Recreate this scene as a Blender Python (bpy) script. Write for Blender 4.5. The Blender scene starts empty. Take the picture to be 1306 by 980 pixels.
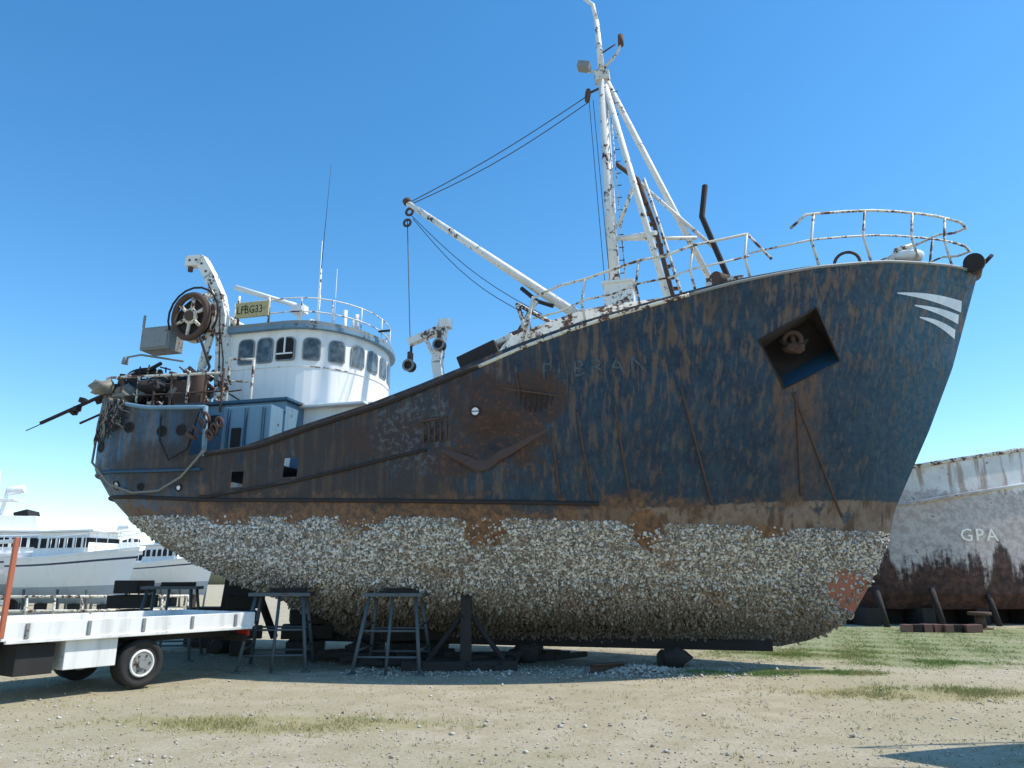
import bpy, bmesh, math, random
import numpy as np
from mathutils import Vector, Matrix
random.seed(7); rng=np.random.default_rng(7)
scene=bpy.context.scene
scene.view_settings.view_transform='Standard'; scene.view_settings.look='None'; scene.view_settings.exposure=0
COL=bpy.context.collection
# ------------------------------------------------------------ material helper
class G:
    def __init__(s,name,rough=.8,metal=0):
        s.m=bpy.data.materials.new(name); s.m.use_nodes=True; s.t=s.m.node_tree; s.n=s.t.nodes
        s.b=s.n["Principled BSDF"]; s.b.inputs['Roughness'].default_value=rough; s.b.inputs['Metallic'].default_value=metal
        s.tc=s.n.new('ShaderNodeTexCoord').outputs['Object']
    def put(s,sock,v):
        if isinstance(v,(int,float)): sock.default_value=v
        elif isinstance(v,tuple): sock.default_value=v if len(v)==len(sock.default_value) else (*v,1)
        else: s.t.links.new(v,sock)
    def vec(s,sc):
        n=s.n.new('ShaderNodeMapping'); s.t.links.new(s.tc,n.inputs[0]); n.inputs['Scale'].default_value=sc; return n.outputs[0]
    def noise(s,scale,detail=5,rough=.6,st=(1,1,1),dist=0):
        n=s.n.new('ShaderNodeTexNoise'); s.t.links.new(s.vec(st) if st!=(1,1,1) else s.tc,n.inputs['Vector'])
        n.inputs['Scale'].default_value=scale; n.inputs['Detail'].default_value=min(detail,5); n.inputs['Roughness'].default_value=rough; n.inputs['Distortion'].default_value=dist
        return n.outputs[0]
    def vor(s,scale,out='Distance',st=(1,1,1)):
        n=s.n.new('ShaderNodeTexVoronoi'); s.t.links.new(s.tc,n.inputs['Vector']); n.inputs['Scale'].default_value=scale; return n.outputs[out]
    def m_(s,op,a,b=0.0,c=None):
        n=s.n.new('ShaderNodeMath'); n.operation=op; s.put(n.inputs[0],a); s.put(n.inputs[1],b)
        if c is not None: s.put(n.inputs[2],c)
        return n.outputs[0]
    def rg(s,x,a,b,lo=0.0,hi=1.0):
        n=s.n.new('ShaderNodeMapRange'); n.interpolation_type='SMOOTHSTEP'
        s.put(n.inputs[0],x); s.put(n.inputs[1],a); s.put(n.inputs[2],b); n.inputs[3].default_value=lo; n.inputs[4].default_value=hi
        return n.outputs[0]
    def mix(s,f,a,b):
        n=s.n.new('ShaderNodeMix'); n.data_type='RGBA'; s.put(n.inputs[0],f); s.put(n.inputs[6],a); s.put(n.inputs[7],b); return n.outputs[2]
    def xyz(s):
        n=s.n.new('ShaderNodeSeparateXYZ'); s.t.links.new(s.tc,n.inputs[0]); return n.outputs
    def col(s,c): s.put(s.b.inputs['Base Color'],c)
    def bump(s,h,strength=.5,dist=.02):
        n=s.n.new('ShaderNodeBump'); n.inputs['Strength'].default_value=strength; n.inputs['Distance'].default_value=dist
        s.t.links.new(h,n.inputs['Height']); s.t.links.new(n.outputs[0],s.b.inputs['Normal'])
def paint(name,base,rust=.5,rcol=(.16,.06,.025),scale=2.5,rough=.55,dirt=.25,metal=0):
    g=G(name,rough,metal)
    n=g.noise(scale,5,.65); n2=g.noise(scale*4,4,.7); st=g.noise(5,3,.6,(1,1,.12))
    c=g.mix(g.rg(st,.45,.75,0,dirt),base,tuple(x*.45+.03 for x in base))
    th=.72-.3*rust
    f=g.rg(g.m_('ADD',g.m_('MULTIPLY',n,.65),g.m_('MULTIPLY',n2,.35)),th,th+.07)
    rc=g.mix(g.rg(n2,.35,.65),rcol,tuple(x*.4 for x in rcol))
    g.col(g.mix(f,c,rc))
    return g.m
WHITE=paint('white_paint_rusty',(.80,.77,.70),.58)
WHITEC=paint('white_paint',(.85,.84,.81),.2,scale=1.5,dirt=.25)
CREAM=paint('cream_paint_rust',(.70,.66,.56),.76,scale=3)
RUST=paint('rusty_steel',(.10,.06,.045),.55,(.17,.08,.04),rough=.9)
DRUST=paint('dark_rust',(.032,.024,.022),.45,(.065,.038,.027),rough=.9)
BLUE=paint('blue_paint',(.02,.075,.13),.5,scale=1.6,dirt=.5)
BLUEL=paint('faded_blue_paint',(.14,.25,.34),.44,scale=1.8,dirt=.4)
GREY=paint('grey_metal',(.23,.24,.23),.45,scale=4)
STEEL=paint('trestle_steel',(.085,.10,.105),.4,scale=5)
TIMB=paint('old_timber',(.04,.032,.026),.5,(.03,.02,.015),rough=.95)
BLACK=paint('black_rubber',(.02,.02,.02),.1,rough=.9)
WIRE=paint('wire_rope',(.05,.045,.04),.2)
ROPE=paint('fibre_rope',(.22,.2,.16),.2)
YEL=paint('yellow_sign_paint',(.5,.42,.2),.55,scale=6)
g=G('window_glass',.08); g.col(g.mix(g.rg(g.noise(3),.35,.7),(.04,.05,.055),(.18,.21,.22))); GLASS=g.m
g=G('dark_opening',.9); g.col((.012,.012,.014)); DARK=g.m
# ------------------------------------------------------------ geometry builder
class B:
    def __init__(s,name,parent=None,loc=(0,0,0),rot=0,bevel=0):
        s.bm=bmesh.new(); s.name=name; s.parent=parent; s.mats=[]; s.loc=loc; s.rot=rot; s.bevel=bevel
    def mi(s,m):
        if m not in s.mats: s.mats.append(m)
        return s.mats.index(m)
    def tube(s,p1,p2,r,m,r2=None,seg=10,caps=True):
        p1=Vector(p1);p2=Vector(p2); d=p2-p1
        if d.length<1e-5: return
        q=d.to_track_quat('Z','Y'); r2=r if r2 is None else r2; k=s.mi(m)
        a=[];b=[]
        for i in range(seg):
            t=2*math.pi*i/seg; o=Vector((math.cos(t),math.sin(t),0))
            a.append(s.bm.verts.new(p1+q@(o*r))); b.append(s.bm.verts.new(p2+q@(o*r2)))
        for i in range(seg):
            f=s.bm.faces.new((a[i],a[(i+1)%seg],b[(i+1)%seg],b[i])); f.material_index=k; f.smooth=True
        if caps:
            f=s.bm.faces.new(a[::-1]); f.material_index=k
            f=s.bm.faces.new(b); f.material_index=k
    def path(s,pts,r,m,seg=8):
        pts=[Vector(p) for p in pts]; P=[pts[0]]
        for p in pts[1:]:
            if (p-P[-1]).length>1e-4: P.append(p)
        if len(P)<2: return
        k=s.mi(m); T=[(b-a).normalized() for a,b in zip(P[:-1],P[1:])]
        tv=[T[0]]+[((a+b) if (a+b).length>.1 else b).normalized() for a,b in zip(T[:-1],T[1:])]+[T[-1]]
        u=T[0].orthogonal().normalized(); rings=[]
        for i,(p,t) in enumerate(zip(P,tv)):
            base=T[i-1] if i>0 else T[0]
            u=(u-base*u.dot(base)).normalized(); w=base.cross(u)
            ring=[]
            for j in range(seg):
                a=2*math.pi*j/seg; o=(u*math.cos(a)+w*math.sin(a))*r
                if 0<i<len(P)-1:
                    dn=base.dot(t)
                    if dn>.35: o=o-base*(o.dot(t)/dn)
                ring.append(s.bm.verts.new(p+o))
            rings.append(ring)
        for a,b in zip(rings[:-1],rings[1:]):
            for j in range(seg):
                f=s.bm.faces.new((a[j],a[(j+1)%seg],b[(j+1)%seg],b[j])); f.material_index=k; f.smooth=True
        for q in (rings[0][::-1],rings[-1]):
            f=s.bm.faces.new(q); f.material_index=k
    def box(s,c,size,m,rz=0,ry=0,rx=0,taper=1.0):
        k=s.mi(m); R=Matrix.Rotation(rz,3,'Z')@Matrix.Rotation(ry,3,'Y')@Matrix.Rotation(rx,3,'X')
        v=[]
        for z in (-.5,.5):
            for x,y in ((-.5,-.5),(.5,-.5),(.5,.5),(-.5,.5)):
                t=taper if z>0 else 1
                v.append(s.bm.verts.new(Vector(c)+R@Vector((x*size[0]*t,y*size[1]*t,z*size[2]))))
        for q in ((3,2,1,0),(4,5,6,7),(0,1,5,4),(1,2,6,5),(2,3,7,6),(3,0,4,7)):
            f=s.bm.faces.new([v[i] for i in q]); f.material_index=k
    def prism(s,pts,h0,h1,m,smooth=False):
        k=s.mi(m); a=[s.bm.verts.new((x,y,h0)) for x,y in pts]; b=[s.bm.verts.new((x,y,h1)) for x,y in pts]
        n=len(pts)
        for i in range(n):
            f=s.bm.faces.new((a[i],a[(i+1)%n],b[(i+1)%n],b[i])); f.material_index=k; f.smooth=smooth
        for q in (a[::-1],b):
            f=s.bm.faces.new(q); f.material_index=k
    def poly(s,pts,m):
        f=s.bm.faces.new([s.bm.verts.new(p) for p in pts]); f.material_index=s.mi(m)
    def slab(s,pts,off,m):
        off=Vector(off); k=s.mi(m); a=[s.bm.verts.new(Vector(p)) for p in pts]; b=[s.bm.verts.new(Vector(p)+off) for p in pts]; n=len(pts)
        for i in range(n):
            f=s.bm.faces.new((a[i],a[(i+1)%n],b[(i+1)%n],b[i])); f.material_index=k
        for q in (a[::-1],b):
            f=s.bm.faces.new(q); f.material_index=k
    def torus(s,c,axis,R,r,m,seg=28,rs=8):
        q=Vector(axis).to_track_quat('Z','Y'); k=s.mi(m); rows=[]
        for i in range(seg):
            t=2*math.pi*i/seg; row=[]
            for j in range(rs):
                p=2*math.pi*j/rs
                row.append(s.bm.verts.new(Vector(c)+q@Vector(((R+r*math.cos(p))*math.cos(t),(R+r*math.cos(p))*math.sin(t),r*math.sin(p)))))
            rows.append(row)
        for i in range(seg):
            for j in range(rs):
                f=s.bm.faces.new((rows[i][j],rows[(i+1)%seg][j],rows[(i+1)%seg][(j+1)%rs],rows[i][(j+1)%rs])); f.material_index=k; f.smooth=True
    def lump(s,c,size,m,n=3,amp=.25):
        k=s.mi(m); r=bmesh.ops.create_icosphere(s.bm,subdivisions=n,radius=1)
        ph=random.random()*9
        for v in r['verts']:
            p=v.co.copy(); d=1+amp*(math.sin(p.x*4+ph)*math.cos(p.y*5+ph)+.6*math.sin(p.z*7+p.x*6+ph*2))
            v.co=Vector(c)+Vector((p.x*size[0]*d,p.y*size[1]*d,p.z*size[2]*d))
            for f in v.link_faces: f.material_index=k; f.smooth=True
    def done(s):
        bmesh.ops.recalc_face_normals(s.bm,faces=s.bm.faces)
        me=bpy.data.meshes.new(s.name); s.bm.to_mesh(me); s.bm.free()
        for m in s.mats: me.materials.append(m)
        o=bpy.data.objects.new(s.name,me); COL.objects.link(o); o.location=s.loc; o.rotation_euler[2]=s.rot
        if s.parent: o.parent=s.parent
        if s.bevel:
            md=o.modifiers.new('bev','BEVEL'); md.width=s.bevel; md.segments=2; md.limit_method='ANGLE'; md.angle_limit=.9
        return o
def empty(name,loc=(0,0,0),rot=0):
    e=bpy.data.objects.new(name,None); COL.objects.link(e); e.location=loc; e.rotation_euler[2]=rot; return e
def npmesh(name,V,F,mat,parent=None,smooth=False):
    me=bpy.data.meshes.new(name); nv=len(V); nf,k=F.shape
    me.vertices.add(nv); me.vertices.foreach_set('co',V.astype(np.float32).ravel())
    me.loops.add(nf*k); me.loops.foreach_set('vertex_index',F.astype(np.int32).ravel())
    me.polygons.add(nf); me.polygons.foreach_set('loop_start',np.arange(0,nf*k,k,dtype=np.int32))
    try: me.polygons.foreach_set('loop_total',np.full(nf,k,dtype=np.int32))
    except Exception: pass
    if smooth: me.polygons.foreach_set('use_smooth',np.ones(nf,dtype=bool))
    me.update(calc_edges=True); me.validate(); me.materials.append(mat)
    o=bpy.data.objects.new(name,me); COL.objects.link(o)
    if parent: o.parent=parent
    return o
# ------------------------------------------------------------ TRAWLER
TH=math.radians(-15)
ship=empty('fishing_trawler',(-11.85,19.8,0),TH)
I=np.interp
def f_stem(z): return I(z,[.34,.5,.87,1.52,2.32,2.9,4.43,5.67,7.68,8.2],[17.6,18.3,18.96,19.38,19.8,19.97,20.77,21.35,22.1,22.3])
def f_se(z): return I(z,[.35,1.2,1.6,2.0,2.4,2.8,3.3,3.85,4.4,5.4],[8,7,5.8,5.0,4.3,3.8,3.35,3.1,3.12,3.3])
def hw(s,z):
    s=np.asarray(s,float); z=np.asarray(z,float)
    Bm=I(z,[.35,.55,.7,.85,1.0,1.15,1.35,1.6,2,2.5,3,4,6,8],[.13,.22,.75,1.4,1.95,2.35,2.72,3.0,3.23,3.4,3.48,3.55,3.62,3.7])
    Eb=I(z,[.35,1,2.3,4,7.6],[10,10,9.5,9,8.5]); pb=I(z,[.35,1,2.3,4,7.6],[1.3,1.4,1.7,2.0,2.4])
    Es=I(z,[.35,1.2,2,2.8,3.8,5.4],[6,5,3.2,2.3,1.6,1.5])
    x=np.clip((f_stem(z)-s)/Eb,0,1); e=1-(1-x)**pb
    y=np.clip((s-f_se(z))/Es,0,1); r=np.sqrt(np.clip(1-(1-y)**2,0,1))
    return Bm*e*r+.015*(x>0)
def f_sheer(s): return I(s,[3,5,6.9,8.14,9.3,10.82,11.82,12.73,13.47,14.76,16.01,17.24,18.65,20.02,21.39,22.3],[4.35,4.1,3.98,4.09,4.41,4.78,5.09,5.4,5.67,6.06,6.4,6.75,7.1,7.38,7.58,7.66])
def zb(s): return 2.95-.025*s
def on(s,z,off=0,side=-1):
    e=.01; h=float(hw(s,z)); hs=(float(hw(s+e,z))-float(hw(s-e,z)))/(2*e); hz=(float(hw(s,z+e))-float(hw(s,z-e)))/(2*e)
    n=Vector((-hs,-1,-hz)).normalized(); p=Vector((s,-h,z))+n*off
    if side>0: p.y=-p.y
    return p
# hull material
g=G('hull_paint',.6)
P=g.xyz(); X,Z=P[0],P[2]
nb=g.noise(.5,3); nm=g.noise(2.2,5,.65); nf=g.noise(9,5,.7); st=g.noise(3.5,4,.65,(1,1,.09)); st2=g.noise(9,4,.6,(1,1,.022)); st3=g.noise(2.2,4,.7,(1,1,.16)); nv=g.noise(30,2,.7)
def off(x,n,a): return g.m_('ADD',x,g.m_('MULTIPLY',g.m_('SUBTRACT',n,.5),a))
def ell(cx,cz,rx,rz,soft=.3,nz=1.2,slant=0.0,nn=None):
    dx=g.m_('DIVIDE',g.m_('SUBTRACT',X,cx),rx)
    zz=g.m_('ADD',Z,g.m_('MULTIPLY',g.m_('SUBTRACT',X,cx),slant))
    dz=g.m_('DIVIDE',g.m_('SUBTRACT',zz,cz),rz)
    d=g.m_('SQRT',g.m_('ADD',g.m_('MULTIPLY',dx,dx),g.m_('MULTIPLY',dz,dz)))
    return g.rg(off(d,nm if nn is None else nn,nz),1+soft*.5,1-soft*.5)
M=lambda a,b: g.m_('MULTIPLY',a,b)
c=g.mix(g.rg(nm,.35,.7),(.006,.023,.047),(.009,.040,.072))
c=g.mix(M(g.rg(X,18.5,21.5),.75),c,(.016,.095,.15))  # lighter blue painted in where the bow turns to the sun
c=g.mix(M(g.rg(X,7.3,4.8),.9),c,(.075,.165,.25))
aft=g.rg(X,16.5,13.5,.25,1)
c=g.mix(M(g.rg(st,.52,.72),.45),c,(.06,.085,.09))
c=g.mix(M(M(g.rg(st3,.54,.66),.45),aft),c,(.04,.038,.034))
c=g.mix(M(g.rg(st2,.54,.66),.55),c,(.12,.085,.055))
c=g.mix(M(g.rg(st2,.40,.30),.35),c,(.07,.11,.125))
c=g.mix(M(M(g.rg(nf,.6,.7),.35),aft),c,(.11,.14,.15))
sh=g.m_('ADD',4.05,M(g.rg(X,7.5,22.5),3.75)); top=g.m_('SUBTRACT',sh,Z)
c=g.mix(M(M(g.rg(top,3.2,.1),g.rg(st2,.47,.58)),.6),c,(.17,.10,.055))
c=g.mix(M(M(g.rg(top,1.3,.0),g.rg(st,.45,.58)),.55),c,(.035,.03,.03))
# rust weeping from the anchor pocket
wp=M(M(g.rg(off(X,st,.5),17.7,17.85),g.rg(off(X,st,.5),18.75,18.4)),M(g.rg(Z,5.6,5.2),g.rg(Z,3.0,4.9,.35,1)))
c=g.mix(M(wp,g.rg(st2,.35,.55,.15,.8)),c,(.13,.07,.04))
brn=g.mix(g.rg(nf,.4,.65),(.026,.021,.021),(.052,.034,.027)); brn=g.mix(M(g.rg(st2,.5,.62),.4),brn,(.11,.065,.042))
zone=M(g.rg(off(X,nm,2.8),13.0,11.4),g.rg(off(X,nb,2.0),6.0,6.9))
c=g.mix(M(zone,g.rg(off(nm,st,.5),.30,.46,0,.94)),c,brn)
c=g.mix(M(ell(5.8,3.8,1.0,.5,.6),.85),c,brn)
red=g.mix(g.rg(nf,.38,.62),(.022,.013,.012),(.070,.032,.021)); red=g.mix(M(g.rg(nv,.57,.7),.45),red,(.13,.065,.036))
c=g.mix(ell(12.95,4.4,.85,.85,.35,2.0,.35),c,red); c=g.mix(M(ell(13.6,4.75,.6,.42,.35,1.6),.9),c,red)
c=g.mix(M(ell(11.1,4.1,1.3,.3,.4,1.8),.8),c,red); c=g.mix(M(ell(12.3,3.7,.6,.3,.3,1.8),.85),c,red)
c=g.mix(M(M(ell(12.9,4.0,1.1,.9,.5,1.8),g.rg(nf,.56,.66)),.7),c,(.16,.075,.038))
c=g.mix(M(M(ell(11.3,4.4,.7,.9,.5),g.rg(nf,.5,.62)),.5),c,(.13,.18,.21))
ZB=off(g.m_('SUBTRACT',2.95,M(X,.025)),nf,.16)
dzb=g.m_('SUBTRACT',Z,ZB)
bow=g.rg(X,13.5,15.5)
zr=g.m_('ADD',.22,M(g.rg(X,14,20),.38))
boot=g.mix(g.rg(nm,.38,.6),(.17,.11,.075),(.26,.20,.15))
boot=g.mix(g.rg(st,.48,.62),boot,(.09,.055,.03))
wlr=g.mix(g.rg(nf,.35,.65),(.07,.038,.025),(.25,.125,.055))
c=g.mix(M(g.rg(off(dzb,nm,1.6),.5,.08),.9),c,wlr)
edge=g.rg(g.m_('SUBTRACT',dzb,zr),.02,-.02)
c=g.mix(M(edge,M(bow,g.rg(nm,.64,.52))),c,boot)
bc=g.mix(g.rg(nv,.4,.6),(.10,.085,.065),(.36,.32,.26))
bc=g.mix(g.rg(off(Z,nm,1.2),1.6,.8),bc,(.075,.055,.038))  # low barnacle bed darker: brown growth plus painted shade under the bilge
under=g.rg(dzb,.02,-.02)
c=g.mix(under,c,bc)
PT=((10.3,2.66,.5,.2),(12.6,2.5,.45,.36),(15.4,2.45,.3,.38),(7.6,2.72,.5,.12),(9.0,2.7,.3,.1),(17.5,2.45,.4,.1))
for e in PT: c=g.mix(ell(*e,.2,1.6),c,wlr)
c=g.mix(ell(19.0,1.35,.45,.4,.2,1.6),c,(.33,.13,.09))
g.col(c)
fr=g.m_('ABSOLUTE',g.m_('SINE',M(X,5.7)))
g.bump(g.m_('ADD',M(nf,.5),g.m_('ADD',M(nb,2.5),M(fr,.35))),.5,.035)
g.put(g.b.inputs['Roughness'],g.rg(nf,.3,.7,.45,.85))
HULL=g.m
def hullgrid(a0,a1,nI,nJ,ztop,zbot,cl=True):
    V=[];F=[]
    for side in (-1,1):
        base=len(V)
        for i in range(nI+1):
            a=a0+(a1-a0)*(.5-.5*math.cos(math.pi*i/nI) if cl else i/nI)
            s0=3.1+a*(22.1-3.1); zt=float(ztop(s0)); z0=float(zbot(s0))
            for j in range(nJ+1):
                z=z0+(zt-z0)*(j/nJ)
                se=float(f_se(z)); s=se+(float(f_stem(z))-se)*a
                V.append((s,side*float(hw(s,z)),z))
        for i in range(nI):
            for j in range(nJ):
                q=[base+i*(nJ+1)+j,base+(i+1)*(nJ+1)+j,base+(i+1)*(nJ+1)+j+1,base+i*(nJ+1)+j+1]
                F.append(q if side<0 else q[::-1])
    return np.array(V),np.array(F)
V,F=hullgrid(0,1,220,64,f_sheer,lambda s:.35)
def dent(V,cx,cz,rx,rz,amp):
    d=((V[:,0]-cx)/rx)**2+((V[:,2]-cz)/rz)**2; V[:,1]+=np.where(V[:,1]<0,amp*np.exp(-d*1.5),0)
dent(V,12.95,4.1,.35,.35,.17); dent(V,12.6,4.0,.25,.25,.08); dent(V,13.6,4.7,.4,.3,.10); dent(V,13.2,4.5,.2,.2,-.05); dent(V,11.6,4.2,.6,.3,.06); dent(V,10,3.8,.5,.4,.04); dent(V,15.9,5.3,.6,.5,.03); dent(V,8.6,3.9,.4,.3,.03); dent(V,12.3,3.7,.3,.15,.06)
hull=npmesh('hull',V,F,HULL,ship,True)
def cut(obj,poly):
    bm=bmesh.new(); bm.from_mesh(obj.data)
    cx=sum(p[0] for p in poly)/len(poly); cz=sum(p[1] for p in poly)/len(poly); R=max(math.hypot(p[0]-cx,p[1]-cz) for p in poly)+.35
    n=len(poly); pl=[]
    for i in range(n):
        a=poly[i]; b=poly[(i+1)%n]; nx,nz=(b[1]-a[1]),-(b[0]-a[0])
        if (cx-a[0])*nx+(cz-a[1])*nz>0: nx,nz=-nx,-nz
        pl.append((Vector((a[0],0,a[1])),Vector((nx,0,nz)).normalized()))
    for co,no in pl:
        fs=[f for f in bm.faces if f.calc_center_median().y<0 and math.hypot(f.calc_center_median().x-cx,f.calc_center_median().z-cz)<R]
        es={e for f in fs for e in f.edges}; vs={v for f in fs for v in f.verts}
        bmesh.ops.bisect_plane(bm,geom=list(fs)+list(es)+list(vs),plane_co=co,plane_no=no)
    dl=[f for f in bm.faces if f.calc_center_median().y<0 and all((f.calc_center_median()-co).dot(no)<0 for co,no in pl)]
    bmesh.ops.delete(bm,geom=dl,context='FACES')
    bm.to_mesh(obj.data); bm.free()
POCK=[(17.55,5.75),(18.62,6.4),(19.0,5.5),(17.95,4.95)]
cut(hull,POCK)
def rr(cx,cz,w,h,sl=0): return [(cx-w/2,cz-h/2),(cx+w/2,cz-h/2+sl),(cx+w/2+.02,cz+h/2+sl),(cx-w/2+.02,cz+h/2)]
for q in (rr(8.85,3.66,.3,.36),rr(7.7,3.47,.26,.3)): cut(hull,q)
b=B('anchor_pocket',ship)
pin=[Vector((s_,-float(hw(s_,z_))-.01,z_)) for s_,z_ in POCK]
deep=[Vector((p.x,max(p.y+.6,-1.6),p.z)) for p in pin]
deep[3]=deep[3]+Vector((.1,0,.42)); deep[2]=deep[2]+Vector((-.05,0,.42)); deep[1]=deep[1]+Vector((-.06,0,-.05))
for i in range(4):
    j=(i+1)%4; b.poly([pin[i],pin[j],deep[j],deep[i]],BLUE if i in(2,) else DRUST)
b.poly(deep,DRUST)
for i in range(4): b.tube(pin[i],pin[(i+1)%4],.016,DRUST,seg=6)
cx,cy,cz=18.2,-1.9,5.9
b.torus((cx,cy,cz+.02),(.1,1,.2),.15,.05,RUST,24,8); b.tube((cx,cy+.1,cz+.3),(cx+.02,cy-.05,cz-.15),.05,RUST)
b.lump((cx+.02,cy,cz-.14),(.2,.12,.1),RUST,3,.15); b.tube((cx-.02,cy,cz-.14),(cx-.27,cy+.02,cz+.08),.08,DRUST,.03); b.tube((cx+.06,cy,cz-.14),(cx+.27,cy+.02,cz+.02),.08,DRUST,.03)
b.done()
def poop(s): return I(s,[3,4,5.5,6.9],[5.45,5.3,5.0,4.93])
V,F=hullgrid(0,.2,60,14,poop,f_sheer,False); pb_=npmesh('poop_bulwark',V,F,HULL,ship,True)
b=B('deck',ship)
ss=np.linspace(3.2,21.9,60)
k=b.mi(DRUST); prev=None
for s_ in ss:
    z_=float(f_sheer(s_))-.95 if s_<12.7 else float(f_sheer(s_))-.25
    h=float(hw(s_,z_))-.03; cur=[b.bm.verts.new((s_,-h,z_)),b.bm.verts.new((s_,0,z_+.12)),b.bm.verts.new((s_,h,z_))]
    if prev:
        for q in (0,1): f=b.bm.faces.new((prev[q],cur[q],cur[q+1],prev[q+1])); f.material_index=k
    prev=cur
b.done()
def hpath(bd,f,s0,s1,n,r,m,offz=0,off=.02,sides=(-1,1),seg=8):
    for sd in sides:
        pts=[on(s_,float(f(s_))+offz,off,sd) for s_ in np.linspace(s0,s1,n)]
        bd.path(pts,r,m,seg)
b=B('cap_rail',ship)
hpath(b,f_sheer,6.95,12.6,26,.045,DRUST); hpath(b,f_sheer,12.6,16.4,24,.035,CREAM,0,.0); hpath(b,f_sheer,16.4,22.03,40,.03,GREY,0,.0)
hpath(b,poop,3.6,6.9,16,.045,BLUEL)
b.path([on(3.6,float(poop(3.6)),0,-1)]+[Vector((3.45,y,5.4)) for y in (-1.2,0,1.2)]+[on(3.6,float(poop(3.6)),0,1)],.045,BLUEL)
b.tube(on(6.95,3.95,.02),on(6.9,4.95,.02),.05,BLUEL)
b.done()
b=B('whaleback_plating',ship)
prev=None; k=b.mi(CREAM)
for s_ in np.linspace(12.75,16.9,34):
    z_=float(f_sheer(s_)); rise=.42*min(1,(s_-12.6)/.5)*min(1,(17.1-s_)/2.6)
    h=float(hw(s_,z_)); cur=[b.bm.verts.new((s_,-h+.03,z_-.02)),b.bm.verts.new((s_,-h+.28,z_+rise)),b.bm.verts.new((s_,0,z_+rise+.1)),b.bm.verts.new((s_,h-.28,z_+rise)),b.bm.verts.new((s_,h-.03,z_-.02))]
    if prev:
        for q in range(4): f=b.bm.faces.new((prev[q],cur[q],cur[q+1],prev[q+1])); f.material_index=k
    prev=cur
b.done()
b=B('bulwark_break_box',ship,bevel=.02)
b.box((12.5,-2.95,5.62),(.8,.7,.42),DRUST,ry=-.38); b.box((12.75,-2.8,5.95),(.75,.6,.1),CREAM,ry=-.38); b.box((13.1,-2.6,6.2),(.3,.3,.2),RUST,ry=-.3)
b.done()
b=B('rubbing_strakes',ship)
def st1(s): return I(s,[3.2,7,9,12,14.2],[3.9,3.15,3.4,3.95,4.3])
hpath(b,st1,6.9,11.6,30,.03,DRUST)
hpath(b,lambda s:I(s,[3,6,22],[3.75,3.7,3.7]),3.3,6.9,20,.035,BLUE)
hpath(b,lambda s:I(s,[3,7,12,15],[3.35,3.1,2.95,2.9]),3.4,14.6,50,.038,DRUST)
b.done()
b=B('fender_rods',ship)
for s0,z0,s1,z1 in ((13.9,4.2,13.95,3.0),(14.35,4.5,14.5,3.0),(15.0,4.6,15.15,2.95),(16.15,4.9,16.55,2.9),(18.1,4.9,18.9,2.75),(18.15,4.9,18.15,3.1)):
    b.path([on(s0+(s1-s0)*t,z0+(z1-z0)*t,.01) for t in np.linspace(0,1,8)],.02,RUST,6)
b.done()
b=B('plating_details',ship)
for i in range(5):
    b.path([on(11.55+i*.11,4.02,-.01),on(11.55+i*.11,4.38,-.01)],.018,RUST,6)
b.path([on(11.5,4.4,.01),on(12.0,4.45,.01)],.02,RUST,6)
for i in range(8): b.path([on(13.3+i*.09,4.95-.03*i,-.03),on(13.25+i*.09,4.45+.01*i,-.05)],.012,DRUST,5)
b.path([on(12.9,4.95,.01),on(14.1,4.75,-.02)],.018,RUST,6); b.path([on(13.3,5.2,.02),on(13.35,4.8,.0)],.015,RUST,6)
# torn plate lip below the damage
k=b.mi(RUST); prev=None
for (a_,z_,o_,w_) in ((11.9,3.86,.0,.02),(12.15,3.72,.06,.10),(12.35,3.60,.08,.15),(12.55,3.48,.10,.18),(12.75,3.52,.08,.14),(12.95,3.66,.09,.16),(13.2,3.80,.05,.10),(13.5,3.98,.03,.08),(13.85,4.2,.0,.02)):
    cur=(b.bm.verts.new(on(a_,z_+w_,-.01)),b.bm.verts.new(on(a_,z_,o_)),b.bm.verts.new(on(a_,z_-.03,o_*.6)))
    if prev:
        for q in (0,1): f=b.bm.faces.new((prev[q],cur[q],cur[q+1],prev[q+1])); f.material_index=k
    prev=cur
b.done()
b=B('portholes',ship)
def port(s_,z_,r,m):
    p=on(s_,z_,.0); n=(on(s_,z_,.1)-p).normalized()
    b.tube(p-n*.05,p+n*.012,r,m,seg=24); b.torus(p+n*.012,n,r,.016,DRUST,24,6)
port(12.54,4.53,.085,WHITEC)
p=on(12.54,4.53,.015)
b.path([p+Vector((-.08,0,.0)),p+Vector((.08,-.0,.0))],.012,BLUEL,5)
for s_,z_ in ((4.4,4.25),(5.1,4.62),(6.35,4.5),(5.9,4.5)): port(s_,z_,.1,DARK)
port(4.9,3.45,.08,WHITEC); port(5.5,3.4,.06,DARK); port(6.4,3.35,.06,WHITEC)
b.done()
FW=paint('weathered_white_flash',(.66,.72,.75),.35,(.05,.09,.13),scale=5)
b=B('bow_flashes',ship); k=b.mi(FW)
def flash(p0,p1,w1,w0=.02,bend=.1):
    n=16; prev=None
    for i in range(n+1):
        t=i/n; s_=p0[0]+(p1[0]-p0[0])*t; z_=p0[1]+(p1[1]-p0[1])*t+bend*math.sin(math.pi*t); w=w0+(w1-w0)*t**.9
        cur=[b.bm.verts.new(on(s_,z_-w*.85,.008)),b.bm.verts.new(on(s_+w*.15,z_+w*.15,.008))]
        if prev: f=b.bm.faces.new((prev[0],cur[0],cur[1],prev[1])); f.material_index=k
        prev=cur
flash((20.2,6.86),(21.6,6.95),.22,.02,.04); flash((20.55,6.7),(21.52,6.68),.18,.02,.03); flash((20.65,6.5),(21.42,6.38),.18,.02,.05)
b.done()
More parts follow.
